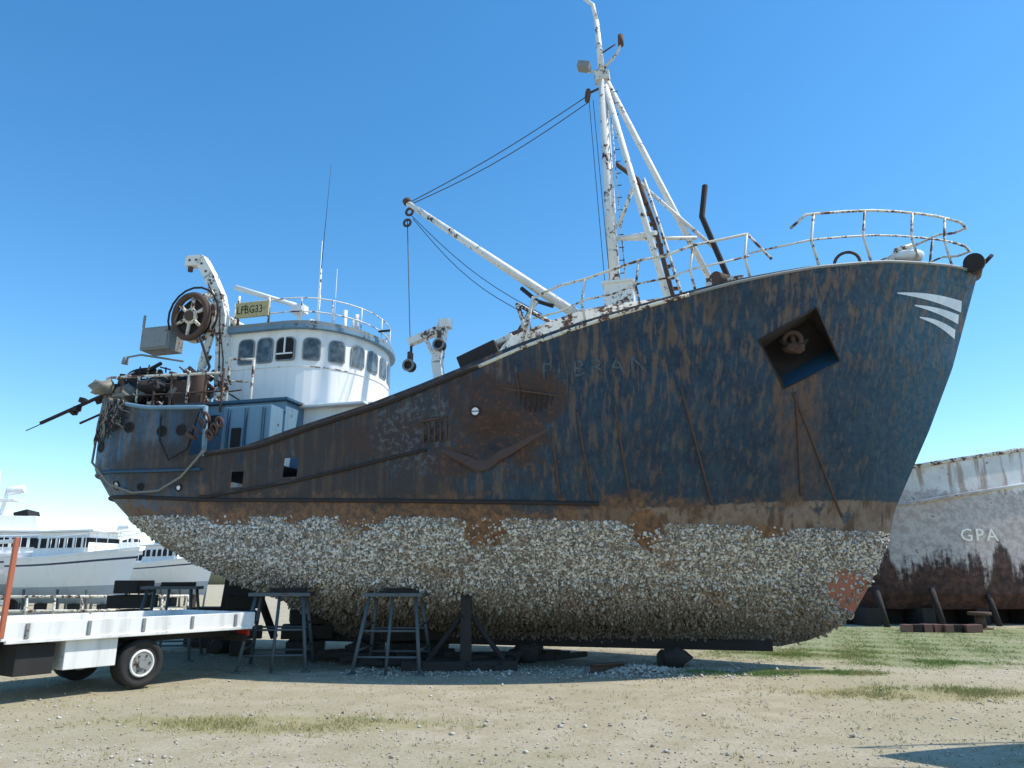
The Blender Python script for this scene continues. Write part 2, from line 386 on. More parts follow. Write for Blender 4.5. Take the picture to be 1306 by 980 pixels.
def textmesh(body,size,spacing=1.0):
    cu=bpy.data.curves.new('t','FONT'); cu.body=body; cu.size=size; cu.space_character=spacing; cu.resolution_u=2
    o=bpy.data.objects.new('t',cu); COL.objects.link(o); bpy.context.view_layer.update()
    me=bpy.data.meshes.new_from_object(o.evaluated_get(bpy.context.evaluated_depsgraph_get())); bpy.data.objects.remove(o); return me
g=G('worn_lettering',.7); n=g.noise(9,5,.7); g.col(g.mix(g.rg(n,.42,.64),(.075,.10,.12),(.014,.034,.055))); LET=g.m
me=textmesh('FLBRAN',.42,1.35)
bm=bmesh.new(); bm.from_mesh(me); bmesh.ops.subdivide_edges(bm,edges=bm.edges,cuts=1); bm.to_mesh(me); bm.free()
for v in me.vertices:
    v.co=on(13.75+v.co.x,5.05+.06*v.co.x+v.co.y,.014)
me.materials.append(LET); o=bpy.data.objects.new('bow_name',me); COL.objects.link(o); o.parent=ship
# ---- barnacles
Nn=64000
s_=rng.uniform(3.6,19.9,Nn*2); z_=.38+rng.random(Nn*2)**.75*(zb(s_)-.38+.02)
ok=(s_>f_se(z_)+.06)&(s_<f_stem(z_)-.01)
def pn(s,z): return np.sin(s*2.3+np.sin(z*5))*np.cos(z*4.1+s*1.3)+.6*np.sin(s*7.1+z*3)*np.cos(z*8.3-s*5)
dens=np.clip(.75+.42*pn(s_,z_),.10,1)
for (cx,cz,rx,rz) in PT+((19.0,1.35,.42,.38),):
    d=np.hypot((s_-cx)/rx,(z_-cz)/rz)+.35*pn(s_*3,z_*3); dens=np.where(d<1.05,dens*.06,dens)
dens*=np.where(z_>zb(s_)-.06-.05*pn(s_*2,z_*0),.3,1)
ok&=rng.random(len(s_))<dens
s_=s_[ok][:Nn]; z_=z_[ok][:Nn]; n=len(s_)
e=.02; h=hw(s_,z_); hs=(hw(s_+e,z_)-hw(s_-e,z_))/(2*e); hz=(hw(s_,z_+e)-hw(s_,z_-e))/(2*e)
N=np.stack([-hs,-np.ones(n),-hz],1); N/=np.linalg.norm(N,axis=1)[:,None]
C=np.stack([s_,-h,z_],1)-N*.004
T=np.cross(N,np.array([0,0,1.])); T/=np.linalg.norm(T,axis=1)[:,None]+1e-9; U=np.cross(N,T)
r=rng.uniform(.010,.034,n)*(1+.8*(rng.random(n)<.08)); hh=r*rng.uniform(.5,1.4,n)*(1+.8*(z_<1.6)); K=5; ph=rng.random(n)*6.28
VV=np.zeros((n,K*2,3)); tx=rng.normal(0,.35,(n,2))
for k in range(K):
    a=ph+k*2*math.pi/K; rk=r*rng.uniform(.75,1.25,n)
    VV[:,k]=C+T*(np.cos(a)*rk)[:,None]+U*(np.sin(a)*rk)[:,None]
    rt=r*rng.uniform(.3,.6,n)
    VV[:,K+k]=C+N*hh[:,None]+T*(np.cos(a)*rt+tx[:,0]*r)[:,None]+U*(np.sin(a)*rt+tx[:,1]*r)[:,None]
base=(np.arange(n)*K*2)[:,None]
FF=np.concatenate([np.stack([base[:,0]+k,base[:,0]+(k+1)%K,base[:,0]+K+(k+1)%K,base[:,0]+K+k],1) for k in range(K)]+[np.stack([base[:,0]+K,base[:,0]+K+1,base[:,0]+K+2,base[:,0]+K+3],1)])
g=G('barnacle_shell',.9); cv=g.vor(28,'Color'); sp=g.n.new('ShaderNodeSeparateXYZ'); g.t.links.new(cv,sp.inputs[0])
zz=g.xyz()[2]; nn=g.noise(1.5,5,.65); n2=g.noise(6,4,.7)
cc=g.mix(g.rg(sp.outputs[0],.05,.85),(.29,.25,.20),(.86,.82,.74)); cc=g.mix(g.m_('MULTIPLY',g.rg(sp.outputs[1],.66,.80),.8),cc,(.10,.095,.095))
cc=g.mix(g.rg(n2,.50,.68,0,.6),cc,(.26,.19,.13))
cc=g.mix(g.rg(g.m_('ADD',zz,g.m_('MULTIPLY',nn,1.8)),2.6,1.3,0,.8),cc,(.16,.115,.075)); cc=g.mix(g.rg(nn,.55,.68,0,.55),cc,(.30,.18,.10))  # lower shells browner: growth, with bilge shade put into the colour
g.col(cc); npmesh('barnacles',VV.reshape(-1,3),FF,g.m,ship)
b=B('keel_and_rudder',ship,bevel=.02)
b.box((12.5,0,.36),(10,.26,.2),DRUST); b.tube((6.6,0,.3),(5.2,0,3),.09,DRUST); b.box((5.6,0,1.3),(.9,.1,1.6),DRUST,ry=.1)
b.done()
b=B('deckhouse',ship,bevel=.02)
b.box((6.9,0,4.5),(2.6,5.6,1.35),BLUEL); b.box((6.9,0,5.2),(2.75,5.8,.07),BLUE)
b.box((7.6,-3.0,4.45),(1.1,.5,1.1),BLUEL)
for x in (7.2,7.6,8.0): b.box((x,-3.27,4.45),(.05,.06,1.0),BLUE)
b.box((7.4,-3.27,4.35),(.22,.03,.4),DARK); b.box((6.5,-2.83,4.75),(.3,.04,.4),DRUST)
b.box((8.9,0,4.55),(1.8,4.2,1.35),WHITEC); b.box((8.6,0,5.17),(2.2,4.6,.06),WHITEC)
b.box((9.0,-2.13,4.75),(.4,.05,.35),GLASS)
b.done()
def plan(dx,n=28,back=6.05,cx=7.45,a=1.5,bw=1.9):
    pts=[(back-dx,-bw-dx)]
    for i in range(n+1):
        t=-math.pi/2+math.pi*i/n
        pts.append((cx+(a+dx)*math.cos(t),(bw+dx)*math.sin(t)))
    pts.append((back-dx,bw+dx)); return pts
b=B('wheelhouse',ship)
b.prism(plan(0),5.2,7.08,WHITEC,False)
b.prism(plan(.14),7.08,7.17,BLUEL); b.prism(plan(.10),7.172,7.26,GREY)
b.prism(plan(-.35),7.262,7.42,BLUEL)
b.prism(plan(.05),5.2,5.3,WHITE); b.prism(plan(.015),6.2,6.22,WHITE)
def window(c,nrm,w=.36,h=.52,frame=DRUST,glass=GLASS):
    nrm=Vector(nrm).normalized(); t=Vector((-nrm.y,nrm.x,0)); u=Vector((0,0,1)); c=Vector(c)
    def rrect(w,h,r):
        o=[]
        for qx,qy,a0 in ((1,1,0),(-1,1,90),(-1,-1,180),(1,-1,270)):
            rr_=r if qy>0 else r*.5
            for k in range(5):
                a=math.radians(a0+k*22.5); o.append((qx*(w/2-rr_)+rr_*math.cos(a),qy*(h/2-rr_)+rr_*math.sin(a)))
        return o
    b.slab([c-nrm*.02+t*x+u*y for x,y in rrect(w+.06,h+.06,.13)],nrm*.045,frame)
    b.slab([c-nrm*.02+t*x+u*y for x,y in rrect(w,h,.11)],nrm*.05,glass)
for s__ in (6.5,6.98,7.5):
    window((s__,-1.9,6.62),(0,-1,0),.36 if s__<7.4 else .42,.55 if s__<7.4 else .5,GREY,DARK if s__>7.4 else GLASS)
for a in (-66,-46,-28,-12,4,20,40,62):
    t=math.radians(a); c=(7.45+1.495*math.cos(t),1.895*math.sin(t),6.62); window(c,(math.cos(t)/1.5,math.sin(t)/1.9,0),.34,.48,GREY)
b.box((7.5,-1.95,6.5),(.4,.03,.03),WHITEC); b.box((7.5,-1.95,6.7),(.03,.03,.4),WHITEC)
b.done()
b=B('wheelhouse_roof_gear',ship)
pr=plan(-.02,14)
for h in (7.52,7.85): b.path([(x,y,h) for x,y in pr],.016,WHITE,6)
for x,y in pr[::2]: b.tube((x,y,7.25),(x,y,7.86),.016,WHITE,seg=6)
b.tube((6.9,.2,7.4),(6.85,.2,8.1),.06,WHITEC)
b.tube((6.6,0,7.4),(6.6,0,8.35),.05,WHITE); b.box((6.6,0,8.32),(.35,.3,.2),WHITEC)
b.tube((4.7,-.1,9.1),(6.45,.05,8.48),.07,WHITEC,.06)
b.tube((7.17,0,7.4),(7.14,0,9.4),.02,WHITE,seg=6); b.tube((7.14,0,9.4),(7.22,0,12.44),.01,DRUST,.004,seg=6)
b.tube((7.0,.2,7.4),(7.0,.2,10.3),.018,WHITEC,.008,seg=6); b.tube((7.55,.1,7.4),(7.55,.1,9.4),.012,WHITE,.006,seg=6)
b.tube((7.4,-.4,7.4),(7.4,-.4,8.5),.015,WHITE,seg=6); b.tube((7.75,.3,7.4),(7.75,.3,8.3),.05,WHITEC); b.tube((8.3,-.2,7.3),(8.3,-.2,7.8),.08,WHITEC); b.tube((8.6,-.7,7.3),(8.6,-.7,7.75),.05,WHITE)
b.tube((8.9,-.1,7.5),(9.2,-.1,7.5),.03,DRUST)
b.path([(6.2,-1.9,7.1),(6.2,-1.95,8.0)],.03,CREAM); b.path([(7.0,-1.9,7.1),(7.0,-1.95,7.9)],.03,CREAM)
b.box((6.6,-1.97,7.62),(.86,.05,.36),YEL)
b.done()
me=textmesh('LFBG33',.27,1.0)
for v in me.vertices: v.co=Vector((6.2+v.co.x*.78,-2.0,7.53+v.co.y))
me.materials.append(DARK); o=bpy.data.objects.new('registration_text',me); COL.objects.link(o); o.parent=ship
b=B('stern_gantry',ship,bevel=.01)
def gpost(y):
    pts=[(4.75,9.0),(5.12,8.98),(5.4,8.55),(5.7,8.0),(5.85,7.5),(5.95,6.6),(6.05,5.2)]
    for (x0,z0),(x1,z1) in zip(pts[:-1],pts[1:]):
        L=math.hypot(x1-x0,z1-z0); b.box(((x0+x1)/2,y,(z0+z1)/2),(L+.08,.22,.26),WHITE,ry=-math.atan2(z1-z0,x1-x0))
        for t in (.25,.75): b.box((x0+(x1-x0)*t,y-.12,z0+(z1-z0)*t),(.05,.03,.05),RUST)
gpost(-2.0)
b.tube((4.8,-2,9.0),(4.8,-2,8.75),.06,RUST)
b.path([(5.85,-2,7.5),(5.9,1.6,7.4),(6.05,1.6,5.2)],.1,CREAM)
b.path([(5.35,-2,5.2),(5.5,-2.1,6.4),(5.7,-2,7.6)],.08,CREAM); b.path([(4.9,-2,5.3),(5.6,-2,6.6)],.07,CREAM)
b.path([(5.2,-2.2,5.0),(6.0,-2.3,5.7),(5.4,-2.4,6.2)],.05,RUST)
b.path([(6.1,-2.15,5.1),(6.0,-2.2,6.6),(5.9,-2.2,7.6),(5.5,-2.2,8.3)],.018,BLACK,6); b.path([(6.15,-2.1,5.1),(6.12,-2.2,6.4),(5.95,-2.25,7.3)],.018,BLACK,6)
b.done()
b=B('power_block_wheel',ship)
c=Vector((5.25,-2.35,7.45)); ax=Vector((-.15,-1,-.1))
b.torus(c,ax,.5,.075,RUST,36,8); b.torus(c+Vector((0,.25,0)),ax,.5,.06,CREAM,36,8); b.torus(c,ax,.15,.05,CREAM,20,6); b.tube(c+Vector((0,.4,0)),c+Vector((0,-.08,0)),.12,RUST)
q=ax.to_track_quat('Z','Y')
for i in range(6):
    a=i*math.pi/3+.3; d=q@Vector((math.cos(a),math.sin(a),0)); b.tube(c,c+d*.5,.04,CREAM)
b.tube(c+Vector((0,.12,0)),c+Vector((0,.2,0)),.46,DRUST,seg=28)
b.path([c+Vector((.1,.1,.4)),(5.6,-2.1,8.1)],.09,CREAM)
pts=[]
for i in range(14):
    a=i/13*4.2-.6; pts.append(c+Vector((math.cos(a)*.66+.1,-.05,math.sin(a)*.68)))
b.path(pts,.025,BLACK,6)
b.path([c+Vector((.3,0,-.5)),(5.9,-2.35,6.2),(5.6,-2.3,5.5)],.03,BLACK,6)
b.done()
b=B('stern_deck_gear',ship,bevel=.008)
b.box((4.25,-2,7.05),(.78,.5,.55),GREY); b.path([(3.85,-2.2,7.35),(3.85,-2.2,7.65)],.03,GREY); b.box((4.25,-2.26,7.05),(.7,.03,.47),GREY)
b.path([(3.3,-2,6.72),(3.7,-2,6.75),(4.9,-2,6.5)],.025,GREY); b.tube((3.28,-2,6.72),(3.26,-2,6.55),.06,GREY,.08)
b.path([(1.05,-2,5.24),(2.73,-2,5.81),(4.3,-2,6.5)],.045,DRUST); b.path([(.75,-2.1,5.05),(1.6,-2,5.4)],.012,DRUST); b.path([(1.7,-1.5,5.3),(4.4,-1.2,6.4)],.03,DRUST)
for i in range(14):
    t=i/14; x=2.0+t*2.2; z=5.55+t*.85; b.box((x+random.uniform(-.1,.1),-2+random.uniform(-.2,.2),z+random.uniform(-.08,.08)),(.14,.14,.12),DRUST,rz=random.random()*3,ry=random.random())
b.torus((4.0,-2.1,6.15),(.3,-.6,.8),.3,.11,BLACK,24,8); b.torus((4.6,-1.9,6.05),(0,-.2,1),.3,.11,BLACK,24,8)
for x in np.linspace(3.7,6.7,8):
    b.tube((x,-2.9,5.0),(x,-2.9,5.95),.03,CREAM if int(x*3)%2 else RUST,seg=6)
b.path([(3.7,-2.9,5.95),(5.2,-2.9,5.9),(6.7,-2.9,5.85)],.03,CREAM); b.path([(3.7,-2.9,5.5),(6.7,-2.9,5.45)],.02,RUST)
b.box((4.7,-1.5,5.5),(.7,.9,.9),CREAM); b.box((5.4,-2.4,5.45),(.35,.4,.8),RUST); b.box((3.9,-1.5,5.5),(.6,1.2,.7),DRUST)
b.box((4.55,-2.5,5.75),(.5,.25,.35),GREY); b.tube((5.9,-2.6,5.1),(5.9,-2.6,5.9),.18,RUST,seg=16); b.tube((6.45,-2.6,5.2),(6.45,-2.6,5.6),.14,CREAM,seg=16)
b.path([(6.6,-2.6,5.2),(6.6,-2.6,6.25),(7.2,-2.6,6.2),(7.2,-2.6,5.2)],.03,CREAM); b.path([(6.6,-2.6,5.75),(7.2,-2.6,5.7)],.025,CREAM)
for k in range(110):
    x=random.uniform(3.5,6.6); z=random.uniform(5.1,6.3)
    if z>6.4-(x-3.5)*.12: continue
    if random.random()<.5: b.box((x,random.uniform(-2.8,-1.4),z),(random.uniform(.06,.22),.1,random.uniform(.05,.3)),random.choice([RUST,CREAM,DRUST,GREY,WHITE]),ry=random.random())
    else: b.tube((x,-2.6,z),(x+random.uniform(-.5,.5),-2.3,z+random.uniform(-.4,.4)),.02,random.choice([RUST,DRUST,CREAM]),seg=6)
b.done()
b=B('fishing_net',ship)
for k in range(16): b.lump((random.uniform(3.6,4.9),random.uniform(-3.0,-1.9),random.uniform(5.35,5.75)),(.28,.25,.16),ROPE if k%3==0 else DRUST,2,.3)
for k in range(130):
    s0=random.uniform(3.75,5.0); zt=float(poop(s0))+.08; L=random.uniform(.3,1.0)*(1 if s0<4.6 else .7)
    pts=[on(s0+random.uniform(-.06,.06)*i,zt-L*i/4,.05+.03*random.random()) for i in range(5)]
    b.path(pts,.012,ROPE if k%3==0 else DRUST,4)
b.done()
b=B('mooring_rope',ship)
p=[(3.75,5.3),(3.85,4.6),(4.25,3.95),(4.8,3.5),(5.4,3.28),(6.0,3.3),(6.5,3.55),(6.85,3.9),(7.0,4.1)]
b.path([on(a,z,.09) for a,z in p],.024,ROPE,6)
b.path([on(5.9,4.9,.08),on(5.95,4.3,.1),on(6.2,3.9,.1),on(6.6,4.1,.08),on(6.8,4.9,.06)],.02,BLACK,6)
for k in range(7): b.torus(on(6.7+.1*k,4.35+.12*(k%4),.1),(1,.5*k,1),.1,.03,RUST,14,6)
b.done()
b=B('net_davit',ship,bevel=.01)
pts=[(10.95,5.3),(10.8,6.3),(10.88,6.95),(10.95,7.25)]
for (x0,z0),(x1,z1) in zip(pts[:-1],pts[1:]):
    L=math.hypot(x1-x0,z1-z0); b.box(((x0+x1)/2,-1,(z0+z1)/2),(L+.06,.2,.22),WHITE,ry=-math.atan2(z1-z0,x1-x0))
b.box((10.55,-1,6.98),(.95,.2,.16),WHITE,ry=-.33); b.path([(10.5,-1,6.9),(10.8,-1,6.3)],.05,WHITE)
b.box((10.98,-1,7.2),(.25,.24,.2),WHITE)
for x,z in ((10.17,6.25),(10.88,6.68)):
    b.tube((x,-1.14,z),(x,-.98,z),.13,DRUST,seg=20); b.torus((x,-1.17,z),(0,1,0),.12,.03,GREY,20,6); b.box((x,-1.06,z+.2),(.08,.18,.25),RUST)
b.tube((10.17,-1,6.4),(10.17,-1,6.8),.02,DRUST)
b.done()
b=B('mast',ship)
b.tube((14.75,0,6.2),(14.6,0,13.7),.15,WHITE,.11,seg=16); b.tube((14.6,0,13.7),(14.5,0,15.4),.085,WHITE,.06,seg=12)
b.path([(14.5,0,15.4),(14.42,0,15.9),(14.2,0,16.15)],.05,WHITE)
b.box((14.85,-.2,7.45),(.62,.8,1.0),WHITE); b.box((14.85,-.2,7.98),(.72,.9,.06),WHITE)
b.box((14.6,0,13.7),(.36,.26,.24),CREAM)
b.path([(14.6,0,13.9),(15.0,-.1,14.25),(15.1,-.1,14.5)],.035,CREAM); b.tube((15.1,-.1,14.45),(15.1,-.1,14.75),.07,RUST)
b.path([(14.6,0,13.9),(14.25,-.1,13.85)],.03,CREAM); b.box((14.18,-.2,13.95),(.3,.26,.16),GREY,ry=.3)
b.path([(14.6,0,14.4),(14.95,0,14.6)],.02,RUST)
for z in np.arange(8.4,13.4,.32): b.path([(14.85,-.05,z),(14.97,-.05,z)],.012,DRUST,5)
b.tube((14.97,-.05,8.2),(14.75,-.05,13.4),.014,CREAM,seg=6)
b.torus((14.22,0,13.25),(1,.4,0),.13,.05,RUST,18,6); b.path([(14.5,0,13.4),(14.22,0,13.3)],.03,RUST)
b.tube((14.65,0,13.7),(17.3,.8,7.2),.075,WHITE); b.tube((14.65,0,13.5),(16.0,-1.0,7.0),.075,WHITE)
b.tube((14.77,0,9.3),(15.75,-.8,8.95),.05,WHITE); b.tube((14.77,0,9.3),(16.6,.55,9.35),.05,WHITE)
b.tube((15.35,.1,10.75),(17.0,.7,9.1),.045,WHITE); b.tube((14.85,0,9.6),(15.3,-.45,10.4),.045,WHITE)
b.done()
b=B('derrick_posts',ship,bevel=.01)
b.path([(14.85,0,11.25),(15.35,0,10.75),(15.7,-.2,9.4),(16.1,-.5,7.1)],.055,RUST); b.path([(15.5,-.1,10.7),(15.85,-.3,9.2),(16.2,-.5,7.6)],.035,CREAM)
b.path([(16.87,0,10.38),(16.75,0,9.6),(17.2,-.4,7.9)],.065,DRUST)
for i in range(9): b.box((15.5+i*.07,-.2,10.0-i*.27),(.16,.14,.05),RUST)
b.box((17.1,-1.0,7.25),(.75,.7,.6),CREAM); b.tube((16.9,-1.4,7.5),(17.4,-.8,7.5),.16,RUST,seg=16)
b.done()
b=B('cargo_boom',ship)
b.tube((13.95,0,7.4),(9.5,0,10.95),.12,WHITE,.075,seg=14); b.box((13.95,0,7.1),(.3,.4,.9),CREAM)
b.tube((9.5,0,10.95),(9.45,0,11.05),.11,RUST)
for x,z in ((9.55,10.7),(9.5,10.4)): b.torus((x,0,z),(0,1,0),.09,.035,RUST,16,6)
b.path([(12.5,0,8.3),(12.9,-.1,7.9),(13.3,-.2,7.7)],.05,DRUST)
b.box((12.75,-.5,7.35),(.1,.1,.9),CREAM,ry=.5); b.path([(12.6,-.8,7.6),(12.9,-.9,6.7)],.05,CREAM); b.path([(12.6,-.8,7.6),(13.5,-.8,7.0)],.05,CREAM)
b.done()
b=B('rigging_wires',ship)
def wire(p,q,sag=0,r=.012,n=10):
    p=Vector(p);q=Vector(q); b.path([p.lerp(q,t)+Vector((0,0,-sag*math.sin(math.pi*t))) for t in np.linspace(0,1,n)],r,WIRE,4)
wire((14.22,0,13.25),(9.5,0,10.95),.12); wire((14.25,.1,13.15),(9.55,0,10.9),.2)
wire((9.5,0,10.5),(10.15,-1,6.5),.0); wire((9.6,0,10.6),(13.0,0,7.6),.25); wire((9.65,0,10.5),(12.6,-.2,7.6),.3); wire((14.25,0,13.1),(14.5,-.1,8.2),0,.01); wire((14.35,0,13.1),(14.62,-.1,8.2),0,.01)
b.done()
b=B('bow_rail',ship)
def rp(s_,h,sd,inset=.12):
    z_=float(f_sheer(s_)); return Vector((s_,sd*max(float(hw(s_,z_))-inset,0.02),z_+h))
for sd in (-1,1):
    R1=np.linspace(13.6,17.5,9)
    b.path([rp(13.4,.15,sd)]+[rp(s,.95+.03*math.sin(s*5),sd) for s in R1]+[rp(17.9,.35,sd)],.025,CREAM,8); b.path([rp(s,.5+.03*math.sin(s*7),sd) for s in R1],.02,CREAM,8)
    for s in R1[::2]: b.path([rp(s,0,sd),rp(s-.08,.5,sd),rp(s,.95,sd)],.024,CREAM)
    R2=[18.6,18.9,19.4,19.9,20.4,20.9,21.3,21.6]
    b.path([rp(18.3,.9,sd)]+[rp(s,1.12,sd) for s in R2],.026,CREAM,8)
    b.path([rp(17.5,.55,sd)]+[rp(s,.6,sd) for s in R2],.02,CREAM,8)
    for s in (18.75,19.75,20.75,21.5): b.path([rp(s,0,sd),rp(s-.1,.6,sd),rp(s,1.12,sd)],.025,CREAM,8)
for h in (1.12,.6):
    a=rp(21.6,h,-1); c=rp(21.6,h,1); b.path([a,a+Vector((.25,.12,-.06)),Vector((22.0,0,a.z-.08)),c+Vector((.25,-.12,-.06)),c],.026,CREAM,8)
b.done()
b=B('bow_fittings',ship)
b.tube((21.95,-.32,7.72),(22.1,.32,7.72),.15,RUST,seg=18); b.tube((21.9,-.4,7.72),(21.95,-.3,7.72),.19,DRUST,seg=18); b.box((21.7,0,7.66),(.7,.5,.12),RUST); b.tube((22.2,-.1,7.8),(22.35,-.1,7.95),.04,DRUST)
b.lump((20.6,-.9,7.75),(.3,.25,.14),WHITEC,3,.05); b.path([(20.2,-1,7.5),(20.4,-1,7.9),(20.7,-1,7.95)],.05,WHITE)
b.torus((19.3,-1.9,7.35),(.2,1,0),.22,.03,RUST,20,6)
b.done()
# ------------------------------------------------------------ supports
def trestle(loc,rot,h=1.4,w=.85,sp=.28):
    b=B('steel_trestle',None,loc,rot)
    L=[(-w/2,-.3),(w/2,-.3),(w/2,.3),(-w/2,.3)]; top=[];ft=[]
    for x,y in L:
        t=Vector((x,y,h)); f=Vector((x+math.copysign(sp,x)*.6,y+math.copysign(sp,y)*1.3,.0)); top.append(t);ft.append(f); b.tube(f,t,.035,STEEL,seg=6); b.box(f+Vector((0,0,.015)),(.14,.14,.03),STEEL)
    for i in range(4):
        for t in ((.3,.62) if i%2 else (.22,.55)):
            b.tube(ft[i].lerp(top[i],t),ft[(i+1)%4].lerp(top[(i+1)%4],t),.022,STEEL,seg=6)
    b.tube(Vector((0,-.3,h)),(ft[0]+ft[1])/2,.03,STEEL,seg=6)
    b.box((0,0,h+.03),(w+.25,.75,.06),STEEL); b.box((.1,.05,h+.1),(w*.8,.3,.09),TIMB,rz=.2)
    return b.done()
trestle((-4.35,14.65,0),.15,1.3); trestle((-2.15,14.35,0),-.05,1.3); trestle((-7.2,16.4,0),.2,1.4)
b=B('shoring_post',None,(-.85,14.5,0),0,.01)
b.box((0,0,.75),(.2,.25,1.5),TIMB); b.box((.0,0,1.42),(.45,.3,.14),TIMB); b.box((-.1,-.1,.08),(2.1,.28,.16),TIMB,rz=.05); b.box((.1,.5,.08),(1.5,.3,.16),TIMB,rz=-.1)
b.tube((-.7,0,.15),(-.05,0,1.0),.05,DRUST); b.tube((.7,.1,.15),(.05,0,1.0),.05,DRUST)
b.done()
for i,(x,y) in enumerate(((3.1,15.35),(.3,16.2),(-3.2,17.2),(-6.5,18.1))):
    b=B('keel_block',None,(x,y,0),-.26,.02); b.box((0,0,.12),(.5,1.0,.24),TIMB); b.lump((.1,-.45,.18),(.28,.22,.2),TIMB,2,.2); b.done()
b=B('steel_beam',None,(1.7,14.1,0),.5,.005); b.box((0,0,.15),(.75,.2,.02),RUST); b.box((0,0,.08),(.75,.02,.14),RUST); b.box((0,0,.01),(.75,.2,.02),RUST); b.done()
for (x,y,sx,sy,rz,kk) in ((-8.6,17.6,.5,1.2,.1,5),(-5.9,17.2,.5,.5,.3,4),(-4.6,17.6,.8,1.2,.2,3),(-2.0,16.9,1.2,.8,.2,2),(-7.3,19.3,1.2,.8,-.2,3)):  # dark timber cribs, some added to deepen the shade under the hull
    b=B('timber_shade_crib',None,(x,y,0),rz,.02)
    for k in range(kk): b.box((0,0,.16+k*.32),(sx+.3*(k%2),sy-.3*(k%2),.28),TIMB,rz=.05*(k%3))
    b.done()
b=B('offcut_timber_pile',None,(-1.3,15.6,0),.1,.01)
for k in range(30): b.box((random.uniform(-2.4,2.4),random.uniform(-.6,.7),random.uniform(.05,.22)),(random.uniform(.3,1.4),.14,.1),random.choice([TIMB,DRUST,TIMB]),rz=random.uniform(-.8,.8),ry=random.uniform(-.12,.12))
b.done()
# ------------------------------------------------------------ flatbed truck
tr=math.atan2(-3.4,-2.2)
truck=empty('flatbed_truck',(-4.5,13.6,0),tr)
b=B('tray',truck,bevel=.008)
L=4.0; W=2.1
TW=paint('truck_white',(.76,.76,.74),.32,scale=2,dirt=.5)
b.box((L/2,-W/2,.86),(L,W,.06),paint('tray_boards',(.50,.50,.47),.3,dirt=.5))
b.box((L/2,.0,.93),(L,.05,.24),TW); b.box((L/2,-W,.93),(L,.05,.24),TW); b.box((-.01,-W/2,.93),(.05,W-.06,.24),TW)
for x in np.linspace(.4,L-.3,5): b.box((x,.035,.93),(.05,.03,.2),GREY)
b.box((L/2,.02,.80),(L-.1,.06,.05),TW)
for y in (-.6,-1.5): b.box((L/2+.5,y,.72),(L+1.6,.08,.16),BLACK)
b.box((.02,-W/2,.62),(.06,1.8,.12),BLACK); b.box((.0,-.25,.7),(.05,.3,.1),paint('tail_lamp',(.4,.02,.01),.0,dirt=.1))
b.box((2.75,-.3,.58),(.75,.5,.4),TW); b.box((3.5,-.3,.55),(.5,.45,.4),BLACK); b.box((2.9,-1.6,.55),(1.4,.5,.5),BLACK)
RL=paint('red_lead',(.42,.12,.06),.35)
for y in (0,-W/2,-W): b.box((L,y,1.5),(.06,.06,1.3),RL if y==0 else TW)
for z in (1.3,1.7,2.1): b.box((L,-W/2,z),(.05,W,.05),TW)
b.done()
b=B('wheels',truck)
for x in (1.95,5.3):
    for y in (-.2,-W+.2):
        b.tube((x,y-.13,.37),(x,y+.13,.37),.34,BLACK,seg=32); b.torus((x,y+.1,.37),(0,1,0),.30,.06,BLACK,32,8)
        b.tube((x,y+.1,.37),(x,y+.145,.37),.18,GREY,seg=24); b.torus((x,y+.14,.37),(0,1,0),.18,.02,TW,24,6); b.tube((x,y+.14,.37),(x,y+.18,.37),.07,GREY,seg=12)
        for k in range(6): a=k*math.pi/3; b.tube((x+.12*math.cos(a),y+.14,.37+.12*math.sin(a)),(x+.12*math.cos(a),y+.16,.37+.12*math.sin(a)),.015,DRUST,seg=6)
    b.tube((x,-.2,.37),(x,-W+.2,.37),.06,BLACK)
for x in (1.95,): b.box((x,-.2,.79),(1.0,.34,.03),BLACK)
b.done()
b=B('cab',truck,bevel=.05)
b.box((5.1,-W/2,1.0),(1.7,1.9,.8),TW); b.box((5.05,-W/2,1.75),(1.5,1.75,.75),TW,taper=.88); b.box((5.05,-.13,1.75),(.9,.05,.45),GLASS); b.box((5.85,-W/2,1.75),(.08,1.4,.5),GLASS)
b.done()
# ------------------------------------------------------------ other boats
NAVY=paint('navy_stripe',(.03,.05,.10),.1); HULLSHADE=paint('shaded_lower_hull',(.42,.47,.52),.3)  # grey-blue lower hulls have their shading painted in
BW=paint('boat_white',(.88,.88,.87),.05,scale=1.5,dirt=.12)
def hullshape(b,L,Bm,z0,z1,m,mb=None,flare=.6,n=24):
    k=b.mi(m); k2=b.mi(mb or m); kn=b.mi(NAVY)
    TT=(0,.15,.35,.6,.8,.84,1)
    for sd in (-1,1):
        prev=None
        for i in range(n+1):
            a=i/n; row=[]
            for t in TT:
                rake=L*.1*(1-t); x=-L/2+(L-rake)*a; w=Bm/2*(1-max(0,(a-.45)/.55)**(1.6+t))*(t**.45 if t>0 else 0.02)
                z=z0+(z1-z0)*t+(z1-z0)*.22*t*a*a; row.append(b.bm.verts.new((x,sd*w,z)))
            if prev:
                for j in range(len(TT)-1):
                    f=b.bm.faces.new((prev[j],row[j],row[j+1],prev[j+1])); f.material_index=k2 if j<2 else (kn if j==4 else k); f.smooth=True
            else:
                f=b.bm.faces.new(row+[b.bm.verts.new((row[0].co.x,0,row[-1].co.z))]); f.material_index=k
            prev=row
    k3=b.mi(BW); prev=None
    for i in range(n+1):
        a=i/n; w=Bm/2*(1-max(0,(a-.45)/.55)**2.6); x=-L/2+L*a; z=z1-.1+(z1-z0)*.22*a*a
        cur=(b.bm.verts.new((x,-w,z)),b.bm.verts.new((x,w,z)))
        if prev: f=b.bm.faces.new((prev[0],cur[0],cur[1],prev[1])); f.material_index=k3
        prev=cur
